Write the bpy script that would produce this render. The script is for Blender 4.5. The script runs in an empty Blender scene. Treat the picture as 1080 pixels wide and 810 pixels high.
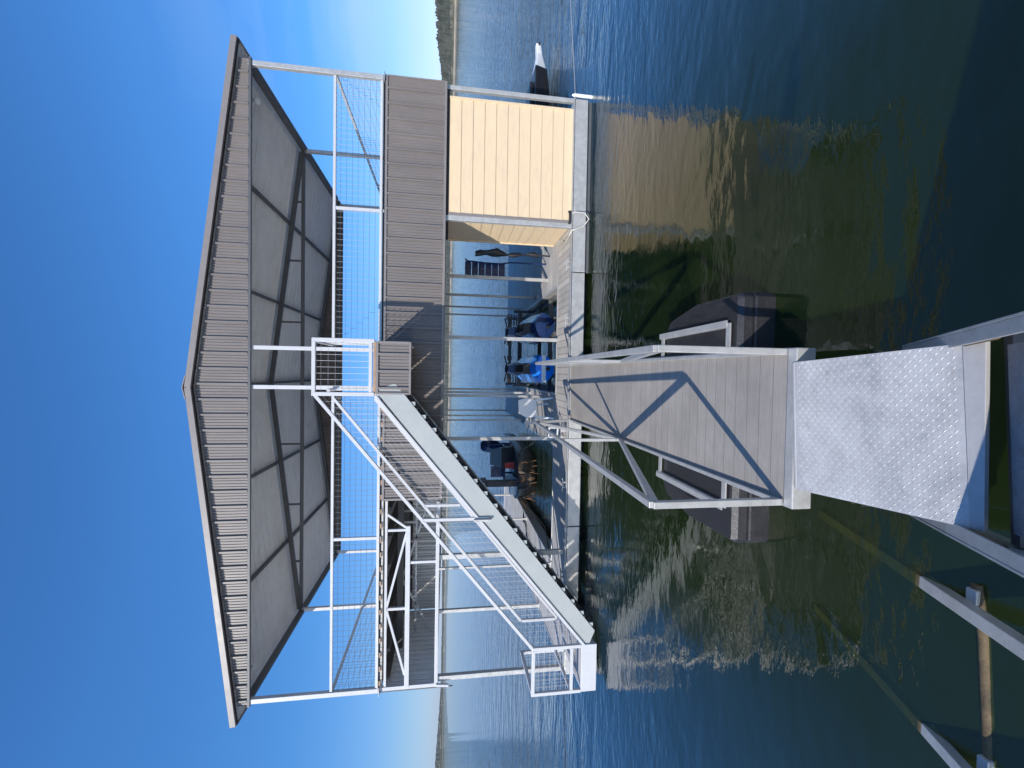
import bpy, math, random
from mathutils import Vector, Matrix
random.seed(7)
sc = bpy.context.scene
COL = sc.collection
PI = math.pi

# ------------------------------------------------------------------ materials
def newmat(name):
    m = bpy.data.materials.new(name); m.use_nodes = True
    nt = m.node_tree; nt.nodes.clear()
    return m, nt, nt.nodes, nt.links
def math_n(nt, op, a, b=None, c=None):
    n = nt.nodes.new('ShaderNodeMath'); n.operation = op
    for i, v in enumerate((a, b, c)):
        if v is None: continue
        if isinstance(v, (int, float)): n.inputs[i].default_value = v
        else: nt.links.new(v, n.inputs[i])
    return n.outputs[0]
def noise_n(nt, vec, scale, detail=4, rough=.55, dist=0):
    n = nt.nodes.new('ShaderNodeTexNoise'); n.inputs['Scale'].default_value = scale
    n.inputs['Detail'].default_value = detail; n.inputs['Roughness'].default_value = rough
    n.inputs['Distortion'].default_value = dist
    if vec is not None: nt.links.new(vec, n.inputs['Vector'])
    return n.outputs['Fac']
def mapping_n(nt, vec, scale=(1,1,1), loc=(0,0,0), rot=(0,0,0)):
    n = nt.nodes.new('ShaderNodeMapping'); n.inputs['Scale'].default_value = scale
    n.inputs['Location'].default_value = loc; n.inputs['Rotation'].default_value = rot
    nt.links.new(vec, n.inputs['Vector']); return n.outputs['Vector']
def ramp_n(nt, fac, stops):
    n = nt.nodes.new('ShaderNodeValToRGB'); e = n.color_ramp.elements
    while len(e) < len(stops): e.new(.5)
    for i, (p, c) in enumerate(stops):
        e[i].position = p
        e[i].color = tuple(c) + (1,) if not isinstance(c, (int, float)) else (c, c, c, 1)
    nt.links.new(fac, n.inputs['Fac']); return n.outputs['Color']
def mix_n(nt, fac, a, b, mode='MIX'):
    n = nt.nodes.new('ShaderNodeMix'); n.data_type = 'RGBA'; n.blend_type = mode
    for k, v in ((0, fac), (6, a), (7, b)):
        if isinstance(v, (int, float)): n.inputs[k].default_value = v
        elif isinstance(v, (tuple, list)): n.inputs[k].default_value = tuple(v) + (1,)
        else: nt.links.new(v, n.inputs[k])
    return n.outputs[2]
def bump_n(nt, h, strength=.3, dist=.01):
    n = nt.nodes.new('ShaderNodeBump'); n.inputs['Strength'].default_value = strength
    n.inputs['Distance'].default_value = dist; nt.links.new(h, n.inputs['Height']); return n.outputs[0]

def mat(name, col, rough=.5, metal=0, var=.25, scale=6, bump=0, bscale=40, stretch=(1,1,1), speck=0, spec=None, dirt=None):
    """weathered surface: base colour broken up by two scales of noise"""
    m, nt, N, L = newmat(name)
    out = N.new('ShaderNodeOutputMaterial'); b = N.new('ShaderNodeBsdfPrincipled')
    tc = N.new('ShaderNodeTexCoord').outputs['Object']
    v = mapping_n(nt, tc, stretch)
    n1 = noise_n(nt, v, scale, 5, .6); n2 = noise_n(nt, v, scale*7, 3, .6)
    f = math_n(nt, 'MULTIPLY_ADD', n1, .65, math_n(nt, 'MULTIPLY', n2, .35))
    lo = [c*(1-var) for c in col]; hi = [min(1, c*(1+var)) for c in col]
    c = ramp_n(nt, f, [(.3, lo), (.7, hi)])
    if dirt:
        d = ramp_n(nt, noise_n(nt, mapping_n(nt, tc, stretch, (3,7,1)), scale*.7, 6, .7, .6), [(.52, 0), (.7, 1)])
        c = mix_n(nt, math_n(nt, 'MULTIPLY', d, .55), c, dirt)
    if speck:
        s = ramp_n(nt, noise_n(nt, tc, 90, 2, .5), [(.70, 0), (.76, 1)])
        c = mix_n(nt, math_n(nt, 'MULTIPLY', s, speck), c, (.7, .7, .68))
    L.new(c, b.inputs['Base Color'])
    r = math_n(nt, 'MULTIPLY_ADD', n1, .25, rough-.12)
    L.new(r, b.inputs['Roughness']); b.inputs['Metallic'].default_value = metal
    if spec is not None: b.inputs['Specular IOR Level'].default_value = spec
    if bump: L.new(bump_n(nt, noise_n(nt, v, bscale, 4, .6), bump, .01), b.inputs['Normal'])
    L.new(b.outputs[0], out.inputs[0]); return m

def boards(name, col, axis, width, rough=.6, groove=.04, gdark=.35, grain=.3, speck=0, off=0, jitter=.12):
    """composite boards: seams at regular widths across `axis`, tone differs from board to board"""
    m, nt, N, L = newmat(name)
    out = N.new('ShaderNodeOutputMaterial'); b = N.new('ShaderNodeBsdfPrincipled')
    tc = N.new('ShaderNodeTexCoord').outputs['Object']
    sx = N.new('ShaderNodeSeparateXYZ'); L.new(tc, sx.inputs[0])
    u = math_n(nt, 'DIVIDE', math_n(nt, 'ADD', sx.outputs[axis], 100*width+off), width)
    fr = math_n(nt, 'FRACT', u); idx = math_n(nt, 'FLOOR', u)
    wn = N.new('ShaderNodeTexWhiteNoise'); wn.noise_dimensions = '1D'; L.new(idx, wn.inputs['W'])
    edge = math_n(nt, 'ABSOLUTE', math_n(nt, 'SUBTRACT', fr, .5))
    g = math_n(nt, 'GREATER_THAN', edge, .5-groove)
    st = [3, 3, 3]; st[axis] = 40
    n1 = noise_n(nt, mapping_n(nt, tc, st), 1.5, 5, .6)
    n2 = noise_n(nt, tc, 2.3, 5, .65)
    f = math_n(nt, 'ADD', math_n(nt, 'MULTIPLY', n1, grain), math_n(nt, 'MULTIPLY', n2, 1-grain))
    c = ramp_n(nt, f, [(.3, [x*.78 for x in col]), (.7, [x*1.2 for x in col])])
    t = math_n(nt, 'MULTIPLY_ADD', wn.outputs['Value'], jitter*2, 1-jitter)
    mm = N.new('ShaderNodeMix'); mm.data_type='RGBA'; mm.blend_type='MULTIPLY'; mm.inputs[0].default_value=1
    cmb = N.new('ShaderNodeCombineColor'); [L.new(t, cmb.inputs[k]) for k in range(3)]
    L.new(c, mm.inputs[6]); L.new(cmb.outputs[0], mm.inputs[7]); c = mm.outputs[2]
    if speck:
        s = ramp_n(nt, noise_n(nt, tc, 70, 2, .5), [(.70, 0), (.75, 1)])
        s2 = ramp_n(nt, noise_n(nt, tc, 9, 3, .6), [(.45, 0), (.7, 1)])
        c = mix_n(nt, math_n(nt, 'MULTIPLY', math_n(nt, 'MULTIPLY', s, s2), speck), c, (.6, .6, .58))
    c = mix_n(nt, g, c, [x*gdark for x in col])
    L.new(c, b.inputs['Base Color']); b.inputs['Roughness'].default_value = rough
    L.new(bump_n(nt, math_n(nt, 'SUBTRACT', math_n(nt, 'MULTIPLY', n1, .15), g), .5, .004), b.inputs['Normal'])
    L.new(b.outputs[0], out.inputs[0]); return m

M = {}
M['galv'] = mat('galvanised_steel', (.48,.47,.45), .42, .35, .16, 9, .12, 60, dirt=(.36,.34,.30))
M['wire'] = mat('dull_galvanised_wire', (.20,.21,.22), .5, .3)
M['white'] = mat('white_powder_coat', (.52,.52,.53), .38, 0, .07, 5, .05, 50, dirt=(.50,.48,.45))
M['stair'] = mat('pale_grey_paint', (.36,.38,.37), .45, 0, .07, 3, .05, 60, dirt=(.40,.40,.37))
M['siding'] = mat('brown_painted_metal', (.178,.155,.143), .45, 0, .10, 4, .05, 30, (1,1,.25), dirt=(.22,.195,.18))
M['trim'] = mat('brown_trim_metal', (.22,.195,.185), .4, 0, .08, 5)
M['roofgrey'] = mat('bare_metal_sheet', (.78,.77,.74), .5, .05, .08, 2.5, .06, 20, dirt=(.62,.60,.56))
M['beamgrey'] = mat('dark_steel', (.10,.103,.105), .5, .1, .15, 6)
M['beige'] = mat('beige_lap_siding', (.69,.53,.34), .6, 0, .05, 3, .15, 45, (1,1,4), dirt=(.60,.45,.32))
M['darkwood_and_shade'] = mat('dark_brown_trim_and_shade', (.04,.028,.024), .6)  # dark brown trim, also used to paint the shadow gap over the closet
M['tan'] = mat('tan_board_end', (.36,.23,.15), .7)
M['joist'] = mat('weathered_joist', (.11,.10,.09), .7)
M['black'] = mat('black_plastic', (.016,.016,.019), .4, 0, .3, 8, .2, 30, dirt=(.035,.033,.03))
M['float'] = mat('scuffed_black_float', (.021,.020,.022), .45, 0, .25, 7, .25, 50, speck=.12, dirt=(.05,.045,.042))
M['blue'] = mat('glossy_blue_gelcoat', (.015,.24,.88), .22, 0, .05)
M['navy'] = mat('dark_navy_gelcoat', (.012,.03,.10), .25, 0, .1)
M['whiteplast'] = mat('white_plastic', (.8,.8,.79), .4, 0, .04)
M['rust'] = mat('rusted_algae_steel', (.10,.07,.035), .8, 0, .8, 9, .4, 40, dirt=(.03,.03,.02))
M['algae'] = mat('algae_coated_steel', (.14,.10,.045), .9, 0, .5, 12)
M['rope'] = mat('cream_hose', (.6,.57,.5), .6)
M['darkrope'] = mat('dark_rope', (.03,.03,.035), .8)
M['red'] = mat('red_plastic', (.55,.03,.02), .4)
M['camo'] = mat('brown_camouflage_hull', (.13,.10,.075), .5, .1, .65, 5, .1)
M['weed'] = mat('dry_reed', (.16,.09,.05), .9, 0, .5, 9)
M['glass'] = mat('tinted_windscreen', (.12,.2,.26), .08, 0, .1)
M['stair_shade'] = mat('painted_stair_shade', (.022,.022,.024), .7)  # near-black colour standing in for the shade below the stair
M['deckY'] = boards('deck_boards_running_out', (.46,.43,.40), 0, .14, speck=.2)
M['deckX'] = boards('deck_boards_running_along', (.48,.46,.44), 1, .14, groove=.06, speck=.2)
M['ramp'] = boards('grey_composite_boards', (.345,.31,.275), 1, .14, .5, .018, .55, .45, speck=.8, jitter=.05)
M['decktop'] = boards('upper_deck_boards', (.52,.49,.45), 0, .14)

# diamond plate: bright worn aluminium
def plate_mat():
    m, nt, N, L = newmat('worn_aluminium_plate')
    out = N.new('ShaderNodeOutputMaterial'); b = N.new('ShaderNodeBsdfPrincipled')
    tc = N.new('ShaderNodeTexCoord').outputs['Object']
    n = noise_n(nt, tc, 2.6, 6, .65, .8); n2 = noise_n(nt, tc, 30, 4, .7)
    f = math_n(nt, 'MULTIPLY_ADD', n2, .3, math_n(nt, 'MULTIPLY', n, .7))
    c = ramp_n(nt, f, [(.32, (.40,.40,.40)), (.5, (.60,.58,.56)), (.68, (.74,.72,.69))])
    d = ramp_n(nt, noise_n(nt, mapping_n(nt, tc, (1,1,1), (5,2,0)), 4, 6, .75, 1), [(.55, 0), (.72, 1)])
    c = mix_n(nt, math_n(nt, 'MULTIPLY', d, .4), c, (.36,.32,.27))
    L.new(c, b.inputs['Base Color']); b.inputs['Metallic'].default_value = .25
    L.new(math_n(nt, 'MULTIPLY_ADD', n, .3, .42), b.inputs['Roughness'])
    L.new(bump_n(nt, n2, .2, .004), b.inputs['Normal'])
    L.new(b.outputs[0], out.inputs[0]); return m
M['plate'] = plate_mat()
M['gangfloor'] = mat('grit_coated_gangway_floor', (.36,.35,.35), .7, .1, .25, 12, .9, 160, dirt=(.30,.24,.18))

# ------------------------------------------------------------------ mesh builder
class MB:
    def __init__(s): s.v = []; s.f = []; s.sm = set()
    def add(s, vs, fs, smooth=False):
        o = len(s.v); s.v += [tuple(v) for v in vs]
        for f in fs:
            if smooth: s.sm.add(len(s.f))
            s.f.append([i+o for i in f])
        return s
    def box(s, x0, x1, y0, y1, z0, z1):
        return s.add([(x,y,z) for z in (z0,z1) for y in (y0,y1) for x in (x0,x1)],
              [(0,2,3,1),(4,5,7,6),(0,1,5,4),(2,6,7,3),(0,4,6,2),(1,3,7,5)])
    def bar(s, p, q, w, h=None, up=(0,0,1)):
        h = h or w; p = Vector(p); q = Vector(q); d = (q-p).normalized(); up = Vector(up)
        if abs(d.dot(up)) > .98: up = Vector((0,1,0))
        a = d.cross(up).normalized(); b = a.cross(d).normalized()
        vs = []
        for c in (p, q):
            for (i, j) in ((-1,-1),(1,-1),(1,1),(-1,1)): vs.append(c + a*i*w/2 + b*j*h/2)
        return s.add(vs, [(0,1,2,3),(7,6,5,4),(0,4,5,1),(1,5,6,2),(2,6,7,3),(3,7,4,0)])
    def tube(s, pts, r, n=8, closed_ends=True):
        pts = [Vector(p) for p in pts]; rings = []
        rs = r if isinstance(r, (list, tuple)) else [r]*len(pts)
        for i, p in enumerate(pts):
            d = (pts[min(i+1,len(pts)-1)] - pts[max(i-1,0)]).normalized()
            up = Vector((0,0,1)) if abs(d.z) < .95 else Vector((0,1,0))
            a = d.cross(up).normalized(); b = a.cross(d)
            rings.append([p + a*rs[i]*math.cos(t*2*PI/n) + b*rs[i]*math.sin(t*2*PI/n) for t in range(n)])
        vs = [v for R in rings for v in R]; fs = []
        for i in range(len(pts)-1):
            for t in range(n):
                fs.append((i*n+t, i*n+(t+1)%n, (i+1)*n+(t+1)%n, (i+1)*n+t))
        s.add(vs, fs, True)
        if closed_ends:
            s.add(rings[0], [tuple(range(n))]); s.add(rings[-1], [tuple(reversed(range(n)))])
        return s
    def wire(s, p, q, r=.0022):     # triangular section: enough for a thin wire
        p = Vector(p); q = Vector(q); d = (q-p).normalized()
        up = Vector((0,0,1)) if abs(d.z) < .9 else Vector((0,1,0))
        a = d.cross(up).normalized(); b = a.cross(d)
        vs = [c + a*r*math.cos(t*2*PI/3) + b*r*math.sin(t*2*PI/3) for c in (p,q) for t in range(3)]
        return s.add(vs, [(0,1,4,3),(1,2,5,4),(2,0,3,5)])
    def loft(s, rings, smooth=True, caps=True):
        n = len(rings[0]); vs = [v for R in rings for v in R]; fs = []
        for i in range(len(rings)-1):
            for t in range(n): fs.append((i*n+t, i*n+(t+1)%n, (i+1)*n+(t+1)%n, (i+1)*n+t))
        s.add(vs, fs, smooth)
        if caps: s.add(rings[0], [tuple(reversed(range(n)))]); s.add(rings[-1], [tuple(range(n))])
        return s
    def build(s, name, m, parent=None, bevel=0, loc=None):
        me = bpy.data.meshes.new(name); me.from_pydata(s.v, [], s.f)
        for i in s.sm: me.polygons[i].use_smooth = True
        me.materials.append(m); me.validate(); me.update()
        o = bpy.data.objects.new(name, me); COL.objects.link(o)
        if parent is not None: o.parent = parent
        if bevel:
            b = o.modifiers.new('bevel', 'BEVEL'); b.width = bevel; b.segments = 2; b.limit_method = 'ANGLE'
        return o
def tag(o, label=None, cat=None, group=None, kind=None):
    if label: o['label'] = label
    if cat: o['category'] = cat
    if group: o['group'] = group
    if kind: o['kind'] = kind
    return o
def empty(name, loc=(0,0,0), rz=0):
    o = bpy.data.objects.new(name, None); COL.objects.link(o)
    o.location = loc; o.rotation_euler = (0,0,rz); o.empty_display_size = .2; return o
def box(name, m, parent, *a, bevel=0): return MB().box(*a).build(name, m, parent, bevel)
def bar(name, m, parent, p, q, w, h=None, bevel=.004): return MB().bar(p, q, w, h).build(name, m, parent, bevel)

def profile(a0, a1, pitch=.27, h=.038, minor=.012):
    """ribbed sheet profile: list of (position, height)"""
    pts = [(a0, 0)]; k = math.floor(a0/pitch)
    while k*pitch < a1 + pitch:
        c = k*pitch
        for dx, hh in ((-.022,0),(-.016,h),(.016,h),(.022,0),(.060,0),(.064,minor),(.076,minor),(.080,0),(.112,0),(.116,minor),(.128,minor),(.132,0),(.164,0),(.168,minor),(.180,minor),(.184,0),(.212,0),(.216,minor),(.226,minor),(.230,0)):
            if a0 < c+dx < a1: pts.append((c+dx, hh))
        k += 1
    pts.append((a1, 0)); return sorted(pts)
def ribwall(axis, a0, a1, c, out, zb, zt, pitch=.27, h=.036):
    """vertical ribbed sheet along x (axis=0) or y (axis=1) at coordinate c, ribs towards out (+1/-1)"""
    mb = MB(); vs = []; fs = []
    for (a, hh) in profile(a0, a1, pitch, h):
        b = c + out*hh
        for z in (zb(a) if callable(zb) else zb, zt(a) if callable(zt) else zt):
            vs.append((a, b, z) if axis == 0 else (b, a, z))
    for i in range(len(vs)//2-1): fs.append((2*i, 2*i+2, 2*i+3, 2*i+1))
    return mb.add(vs, fs)
def meshpanel(p00, p10, p01, p11, du=.1, dv=.1, r=.0022):
    """welded wire between four corners (p00-p10 bottom, p01-p11 top)"""
    p00, p10, p01, p11 = map(Vector, (p00, p10, p01, p11)); mb = MB()
    nu = max(1, round((p10-p00).length/du)); nv = max(1, round((p01-p00).length/dv))
    for i in range(nu+1):
        t = i/nu; mb.wire(p00.lerp(p10, t), p01.lerp(p11, t), r)
    for j in range(nv+1):
        t = j/nv; mb.wire(p00.lerp(p01, t), p10.lerp(p11, t), r)
    return mb

# ------------------------------------------------------------------ constants (metres; water at z = 0)
H = 2.73
XL, XR, XC = -5.98, 5.31, -.335
YF, YB, YM, YE = 8.36, 15.0, 11.43, 17.8
ZD, ZU, ZE = .33, 3.90, 6.19
SLOPE = .121
def zrake(x, base=7.08): return base - abs(x-XC)*SLOPE

# ================================================================== THE DOCK
dock = tag(empty('boat_dock', (XC, YF, 0)), 'two storey floating boat dock with brown metal roof, upper sun deck and outside staircase', 'boat dock')
def P(name):               # a part that only groups its sub-parts
    o = empty(name); o.parent = dock
    o.matrix_parent_inverse = Matrix.Translation((-XC, -YF, 0)); return o
def fixp(o, parent):       # parent keeping world placement
    return o
class _D: pass
INV = Matrix.Translation((-XC, -YF, 0))
def on_dock(o): o.parent = dock; o.matrix_parent_inverse = INV; return o

# ---- lower deck
low = P('lower_deck')
box('walkway', M['deckY'], low, -1.52, XR-.03, YF+.06, 9.50, ZD-.04, ZD)
box('walkway', M['deckX'], low, XL+.03, -1.524, YF+.06, 9.62, ZD-.04, ZD)
box('finger_walkway', M['deckX'], low, -1.55, -.48, 9.504, YE, ZD-.04, ZD)
box('finger_walkway', M['deckX'], low, 1.97, XR-.03, 9.504, YE-.2, ZD-.04, ZD)
box('finger_walkway', M['deckX'], low, XL+.03, -4.25, 9.624, YE, ZD-.04, ZD)
# edge channels (galvanised)
def edge(a, b, w=.05, h=.25): 
    return MB().bar((a[0], a[1], ZD-.01-h/2+.02), (b[0], b[1], ZD-.01-h/2+.02), w, h).build('edge_channel', M['galv'], low, .006)
edge((XL, YF+.03), (-3.02, YF+.03)); edge((-3.0, YF+.03), (1.98, YF+.03)); edge((2.0, YF+.03), (XR, YF+.03))
edge((XR, YF+.08), (XR, YE-.2)); edge((XL, YF+.08), (XL, YE)); edge((XL+.03, YE+.03), (-4.25, YE+.03))
edge((-4.22, 9.66), (-4.22, YE)); edge((-4.2, 9.65), (-1.6, 9.65)); edge((-1.58, 9.66), (-1.58, YE))
edge((-.45, 9.56), (-.45, YE)); edge((-.44, 9.53), (1.94, 9.53)); edge((1.94, 9.56), (1.94, YE-.2)); edge((1.97, YE-.17), (XR, YE-.17))
edge((-1.55, YE+.03), (-.48, YE+.03))
box('top_lip', M['galv'], low, XL, XR, YF-.012, YF+.075, ZD+.032, ZD+.044)
# front face lower rail + black floats tucked under the deck
box('frame_rail', M['beamgrey'], low, 2.0, XR, YF+.07, YF+.13, .0, .09)
def floatbox(x0, x1, y0, y1):
    MB().box(x0, x1, y0, y1, -.32, .06).build('float', M['black'], low, .04)
x = XL+.15
while x < XR-.9:
    if not (-4.2 < x < -9): floatbox(x, x+1.15, YF+.22, YF+1.0)
    x += 1.32
for (a, b) in ((-1.45,-.6), (2.15,3.3), (4.0,5.1), (-5.85,-4.4)):
    y = 10.0
    while y < YE-1.3: floatbox(a, b, y, y+1.3); y += 1.75
# cleats on the front edge
for cx in (4.95, 2.15, 1.05, -2.2, -4.0):
    c = MB(); c.bar((cx-.05, YF+.10, ZD+.044), (cx-.05, YF+.10, ZD+.09), .025); c.bar((cx+.05, YF+.10, ZD+.044), (cx+.05, YF+.10, ZD+.09), .025)
    c.tube([(cx-.13, YF+.10, ZD+.105), (cx-.06, YF+.10, ZD+.095), (cx+.06, YF+.10, ZD+.095), (cx+.13, YF+.10, ZD+.105)], [.008,.014,.014,.008], 8)
    c.build('cleat', M['galv'], low)

# ---- posts (each its own part)
def post(x, y, z0, z1, w=.08, m='galv', plate=True):
    mb = MB().box(x-w/2, x+w/2, y-w/2, y+w/2, z0, z1)
    if plate:
        mb.box(x-w, x+w, y-w, y+w, z0+.001, z0+.012)
    o = mb.build('post', M[m], None, .006); on_dock(o); return o
UB = 2.84     # underside level of the fascia
for (x, y, w) in ((XR-.0,YF+.10,.078),(2.9,YF+.10,.09),(.74,9.44,.075),(-1.42,9.47,.075),(-3.56,8.52,.09),(-5.9,YF+.12,.09),
                  (-5.92,10.9,.08),(-4.33,12.83,.05),(-4.35,15.5,.05),(2.26,10.5,.075),(2.12,12.2,.065),(2.12,14.4,.055),(2.12,16.3,.055),
                  (-1.5,17.6,.055),(-1.5,15.4,.05),(-1.5,13.9,.05),(-.56,15.0,.06),(-.56,12.5,.06),(-.57,10.9,.065),(-4.33,9.72,.05),
                  (-5.92,YE-.1,.07),(XR-.08,11.4,.08),(XR-.08,15.0,.08),(XR-.08,YE-.35,.08)):
    post(x, y, ZD+.001, UB+.02 if y < 10 else UB+.1, w)

# ---- storage closet with beige lap siding
clo = P('storage_closet')
cx0, cx1, cy0, cy1, cz0, cz1 = 2.98, 5.10, YF+.075, 10.02, ZD+.002, 2.74
def laps(axis, a0, a1, c, out, name='lap_siding'):
    mb = MB(); n = 11; dz = (cz1-cz0)/n
    for i in range(n):
        z0 = cz0+i*dz; z1 = z0+dz
        q = [(a0,c+out*.022,z0),(a1,c+out*.022,z0),(a1,c+out*.008,z1),(a0,c+out*.008,z1),(a0,c,z0),(a1,c,z0)]
        if axis: q = [(b,a,z) for a,b,z in q]
        mb.add(q, [(0,1,2,3),(4,5,1,0)])
    return mb.build(name, M['beige'], clo)
box('wall_core', M['beige'], clo, cx0+.004, cx1-.004, cy0+.004, cy1-.004, cz0, cz1-.004)
laps(0, cx0, cx1, cy0, -1); laps(1, cy0, cy1, cx0, -1); laps(1, cy0, cy1, cx1, 1); laps(0, cx0, cx1, cy1, 1)
for (x, y) in ((cx0-.014,cy0-.014),(cx1+.014,cy0-.014),(cx0-.014,cy1+.014)):
    box('corner_trim', M['trim' if y < 9 and x < 4 else 'beige'], clo, x-.022, x+.022, y-.022, y+.022, cz0, cz1, bevel=.003)
box('head_gap_shade', M['darkwood_and_shade'], clo, 2.95, XR-.06, cy0-.01, cy1, cz1, UB-.004)  # dark box painting the shadow in the gap under the fascia
box('base_trim', M['galv'], clo, cx0-.04, cx1+.04, cy0-.05, cy0-.026, cz0, cz0+.03)

# ---- upper deck
up = P('upper_deck')
box('floor', M['decktop'], up, XL+.02, XR-.02, YF+.03, YE, ZU-.035, ZU)
# brown ribbed fascia
ribwall(0, -2.36, XR+.03, YF+.012, -1, UB, ZU-.05).build('front_fascia', M['siding'], up)
ribwall(0, -2.36, XR+.03, YF+.018, -1, UB, ZU-.05, h=-.005).build('fascia_backing', M['roofgrey'], up)
box('fascia_trim', M['trim'], up, -2.40, XR+.05, YF-.016, YF+.05, UB-.05, UB-.002, bevel=.003)
box('fascia_trim', M['trim'], up, -2.40, -2.361, YF-.018, YF+.05, UB, ZU-.052, bevel=.003)
box('fascia_trim', M['trim'], up, -2.40, XR+.05, YF-.014, YF+.03, ZU-.049, ZU-.012, bevel=.003)
box('fascia_trim', M['trim'], up, XR+.031, XR+.052, YF-.016, YF+.05, UB, ZU-.052, bevel=.003)
ribwall(1, YF, YE, XR+.03, 1, UB, ZU-.05).build('side_fascia', M['siding'], up)
ribwall(1, YF+.06, 11.15, XL-.02, -1, UB, ZU-.05).build('side_fascia', M['siding'], up)
ribwall(1, YF+.06, 11.15, XL-.014, -1, UB, ZU-.05, .16, -.012).build('fascia_backing', M['roofgrey'], up)
ribwall(0, XL, -2.0, 11.17, -1, UB, 3.52, .16).build('cross_fascia', M['roofgrey'], up)
ribwall(0, -2.0, XR, YE+.02, -1, UB, ZU-.05).build('back_fascia', M['siding'], up)
ribwall(0, XL, -2.0, YE+.02, -1, UB, ZU-.05).build('back_fascia', M['siding'], up)
ribwall(1, 11.2, YE, XL-.02, -1, UB, ZU-.05).build('side_fascia', M['siding'], up)
# joists and their tan ends over the fascia
x = XL+.12; k = 0
while x < XR:
    if k % 2 == 0: box('joist', M['joist'], up, x, x+.05, YF+.12, YE-.05, ZU-.17, ZU-.04)
    if x < -.5: box('board_end', M['tan'], up, x-.03, x+.06, YF-.001, YF+.028, ZU-.010, ZU+.026)
    x += .27; k += 1
for y in (9.6, 11.0, 12.6, 14.2, 16.0): box('cross_beam', M['beamgrey'], up, XL+.02, XR-.02, y, y+.07, ZU-.30, ZU-.175)
box('edge_backing', M['darkwood_and_shade'], up, XL, XR, YF+.035, YF+.06, ZU-.03, ZU+.03)
box('edge_angle', M['galv'], up, XL-.02, XR+.03, YF-.02, YF+.02, ZU+.03, ZU+.045)
# open steel truss where there is no fascia (left end)
T = 'white'
fy = YF+.06
for (p, q, w) in (((XL,fy,ZU-.09),(-2.42,fy,ZU-.09),.045),((XL,fy,3.41),(-2.9,fy,3.41),.085),((XL,fy,2.86),(-2.44,fy,2.86),.065),
                  ((-2.98,fy,3.78),(-2.98,fy,3.45),.045),((-4.47,fy,3.78),(-4.47,fy,3.45),.05),((-3.6,fy,3.36),(-3.6,fy,2.89),.05),
                  ((-2.68,fy,3.79),(-2.93,fy,3.45),.042),((-3.03,fy,3.44),(-4.43,fy,3.79),.042),((-4.5,fy,3.79),(-5.75,fy,3.45),.042)):
    MB().bar(p, q, w).build('truss_member', M[T], up, .004)
bar('corner_member', M[T], up, (XL,fy,UB-.02), (XL,fy,ZU), .07)
bar('corner_member', M['beamgrey'], up, (XL-.05,fy-.02,UB-.3), (XL-.05,fy-.02,ZU), .022)
bar('hanging_bracket', M[T], up, (XL+.0,fy-.04,UB+.02), (XL-.02,fy-.04,UB-.22), .045)
for y in (9.2, 10.1): bar('inner_post', M['galv'], up, (-2.5-(y-9.2),y,UB), (-2.5-(y-9.2),y,ZU-.18), .05)
for (p, q) in (((-2.6,9.9,3.0),(-4.6,9.9,3.65)), ((-4.6,9.9,3.65),(-5.8,9.9,3.0)), ((-2.5,9.9,3.35),(-5.8,9.9,3.35)), ((-3.3,10.6,2.9),(-3.3,10.6,3.7)), ((-4.1,10.8,2.9),(-4.1,10.8,3.7))):
    bar('inner_brace', M['galv'], up, p, q, .045)

# ---- upper railings
ZT = 4.77
def railing(pts, posts, name='deck_railing', m='white', zb=ZU+.06):
    r = P(name)
    for (a, b) in pts:
        bar('top_rail', M[m], r, (a[0],a[1],ZT), (b[0],b[1],ZT), .047)
        bar('bottom_rail', M[m], r, (a[0],a[1],zb), (b[0],b[1],zb), .045)
        meshpanel((a[0],a[1]+.012,zb), (b[0],b[1]+.012,zb), (a[0],a[1]+.012,ZT), (b[0],b[1]+.012,ZT), .1, .1, .0029).build('wire_mesh', M['wire'], r)
    for (x, y) in posts: MB().box(x-.027, x+.027, y-.027, y+.027, ZU, ZT-.028).build('rail_post', M[m], r, .004)
    return r
ry = YF+.03
railing([((XL+.05,ry),(-.40,ry))], [(-3.1,ry),(-.43,ry)])
railing([((.47,ry),(XR-.05,ry))], [(2.92,ry),(.50,ry)])
railing([((XR,YF+.1),(XR,YE-.05))], [(XR,13.2),(XR,YE-.05)])
railing([((XL,YF+.1),(XL,YE-.05))], [(XL,13.2),(XL,YE-.05)])
railing([((XL,YE),(XC,YE)),((XC,YE),(XR,YE))], [(-3.2,YE),(XC,YE),(2.6,YE)])
# posts that carry the roof
for (x, y, w, m) in ((XR,ry+.005,.085,'galv'),(XL,ry+.005,.085,'white'),(.383,ry+.02,.07,'white'),(-.318,ry+.02,.07,'white'),
                     (XR-.02,YM,.08,'galv'),(XL+.03,YM,.08,'white'),(XR-.03,YB-.1,.08,'galv'),(XL+.05,YB-.1,.08,'white')):
    post(x, y, ZU+.001, ZE+.02, w, m)

# ---- roof
rf = P('roof')
ov = .33
def roofside(sgn):
    xe = XL-ov if sgn < 0 else XR+ov
    mb = MB()
    pr = profile(YF-.10, YB+.25, .27, .022)
    vs = []; fs = []
    for (y, h) in pr:
        vs += [(XC, y, zrake(XC)+h), (xe, y, zrake(xe)+h)]
    for i in range(len(pr)-1): fs.append((2*i, 2*i+1, 2*i+3, 2*i+2) if sgn > 0 else (2*i, 2*i+2, 2*i+3, 2*i+1))
    mb.add(vs, fs)
    vs = []; fs = []
    for (y, h) in pr: vs += [(XC, y, zrake(XC)-.012+h*.9), (xe, y, zrake(xe)-.012+h*.9)]
    for i in range(len(pr)-1): fs.append((2*i, 2*i+2, 2*i+3, 2*i+1) if sgn > 0 else (2*i, 2*i+1, 2*i+3, 2*i+2))
    mb.add(vs, fs)
    return mb.build('roof_sheet', M['roofgrey'], rf)
roofside(-1); roofside(1)
def rz(off): return lambda x: zrake(x)-off
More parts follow.
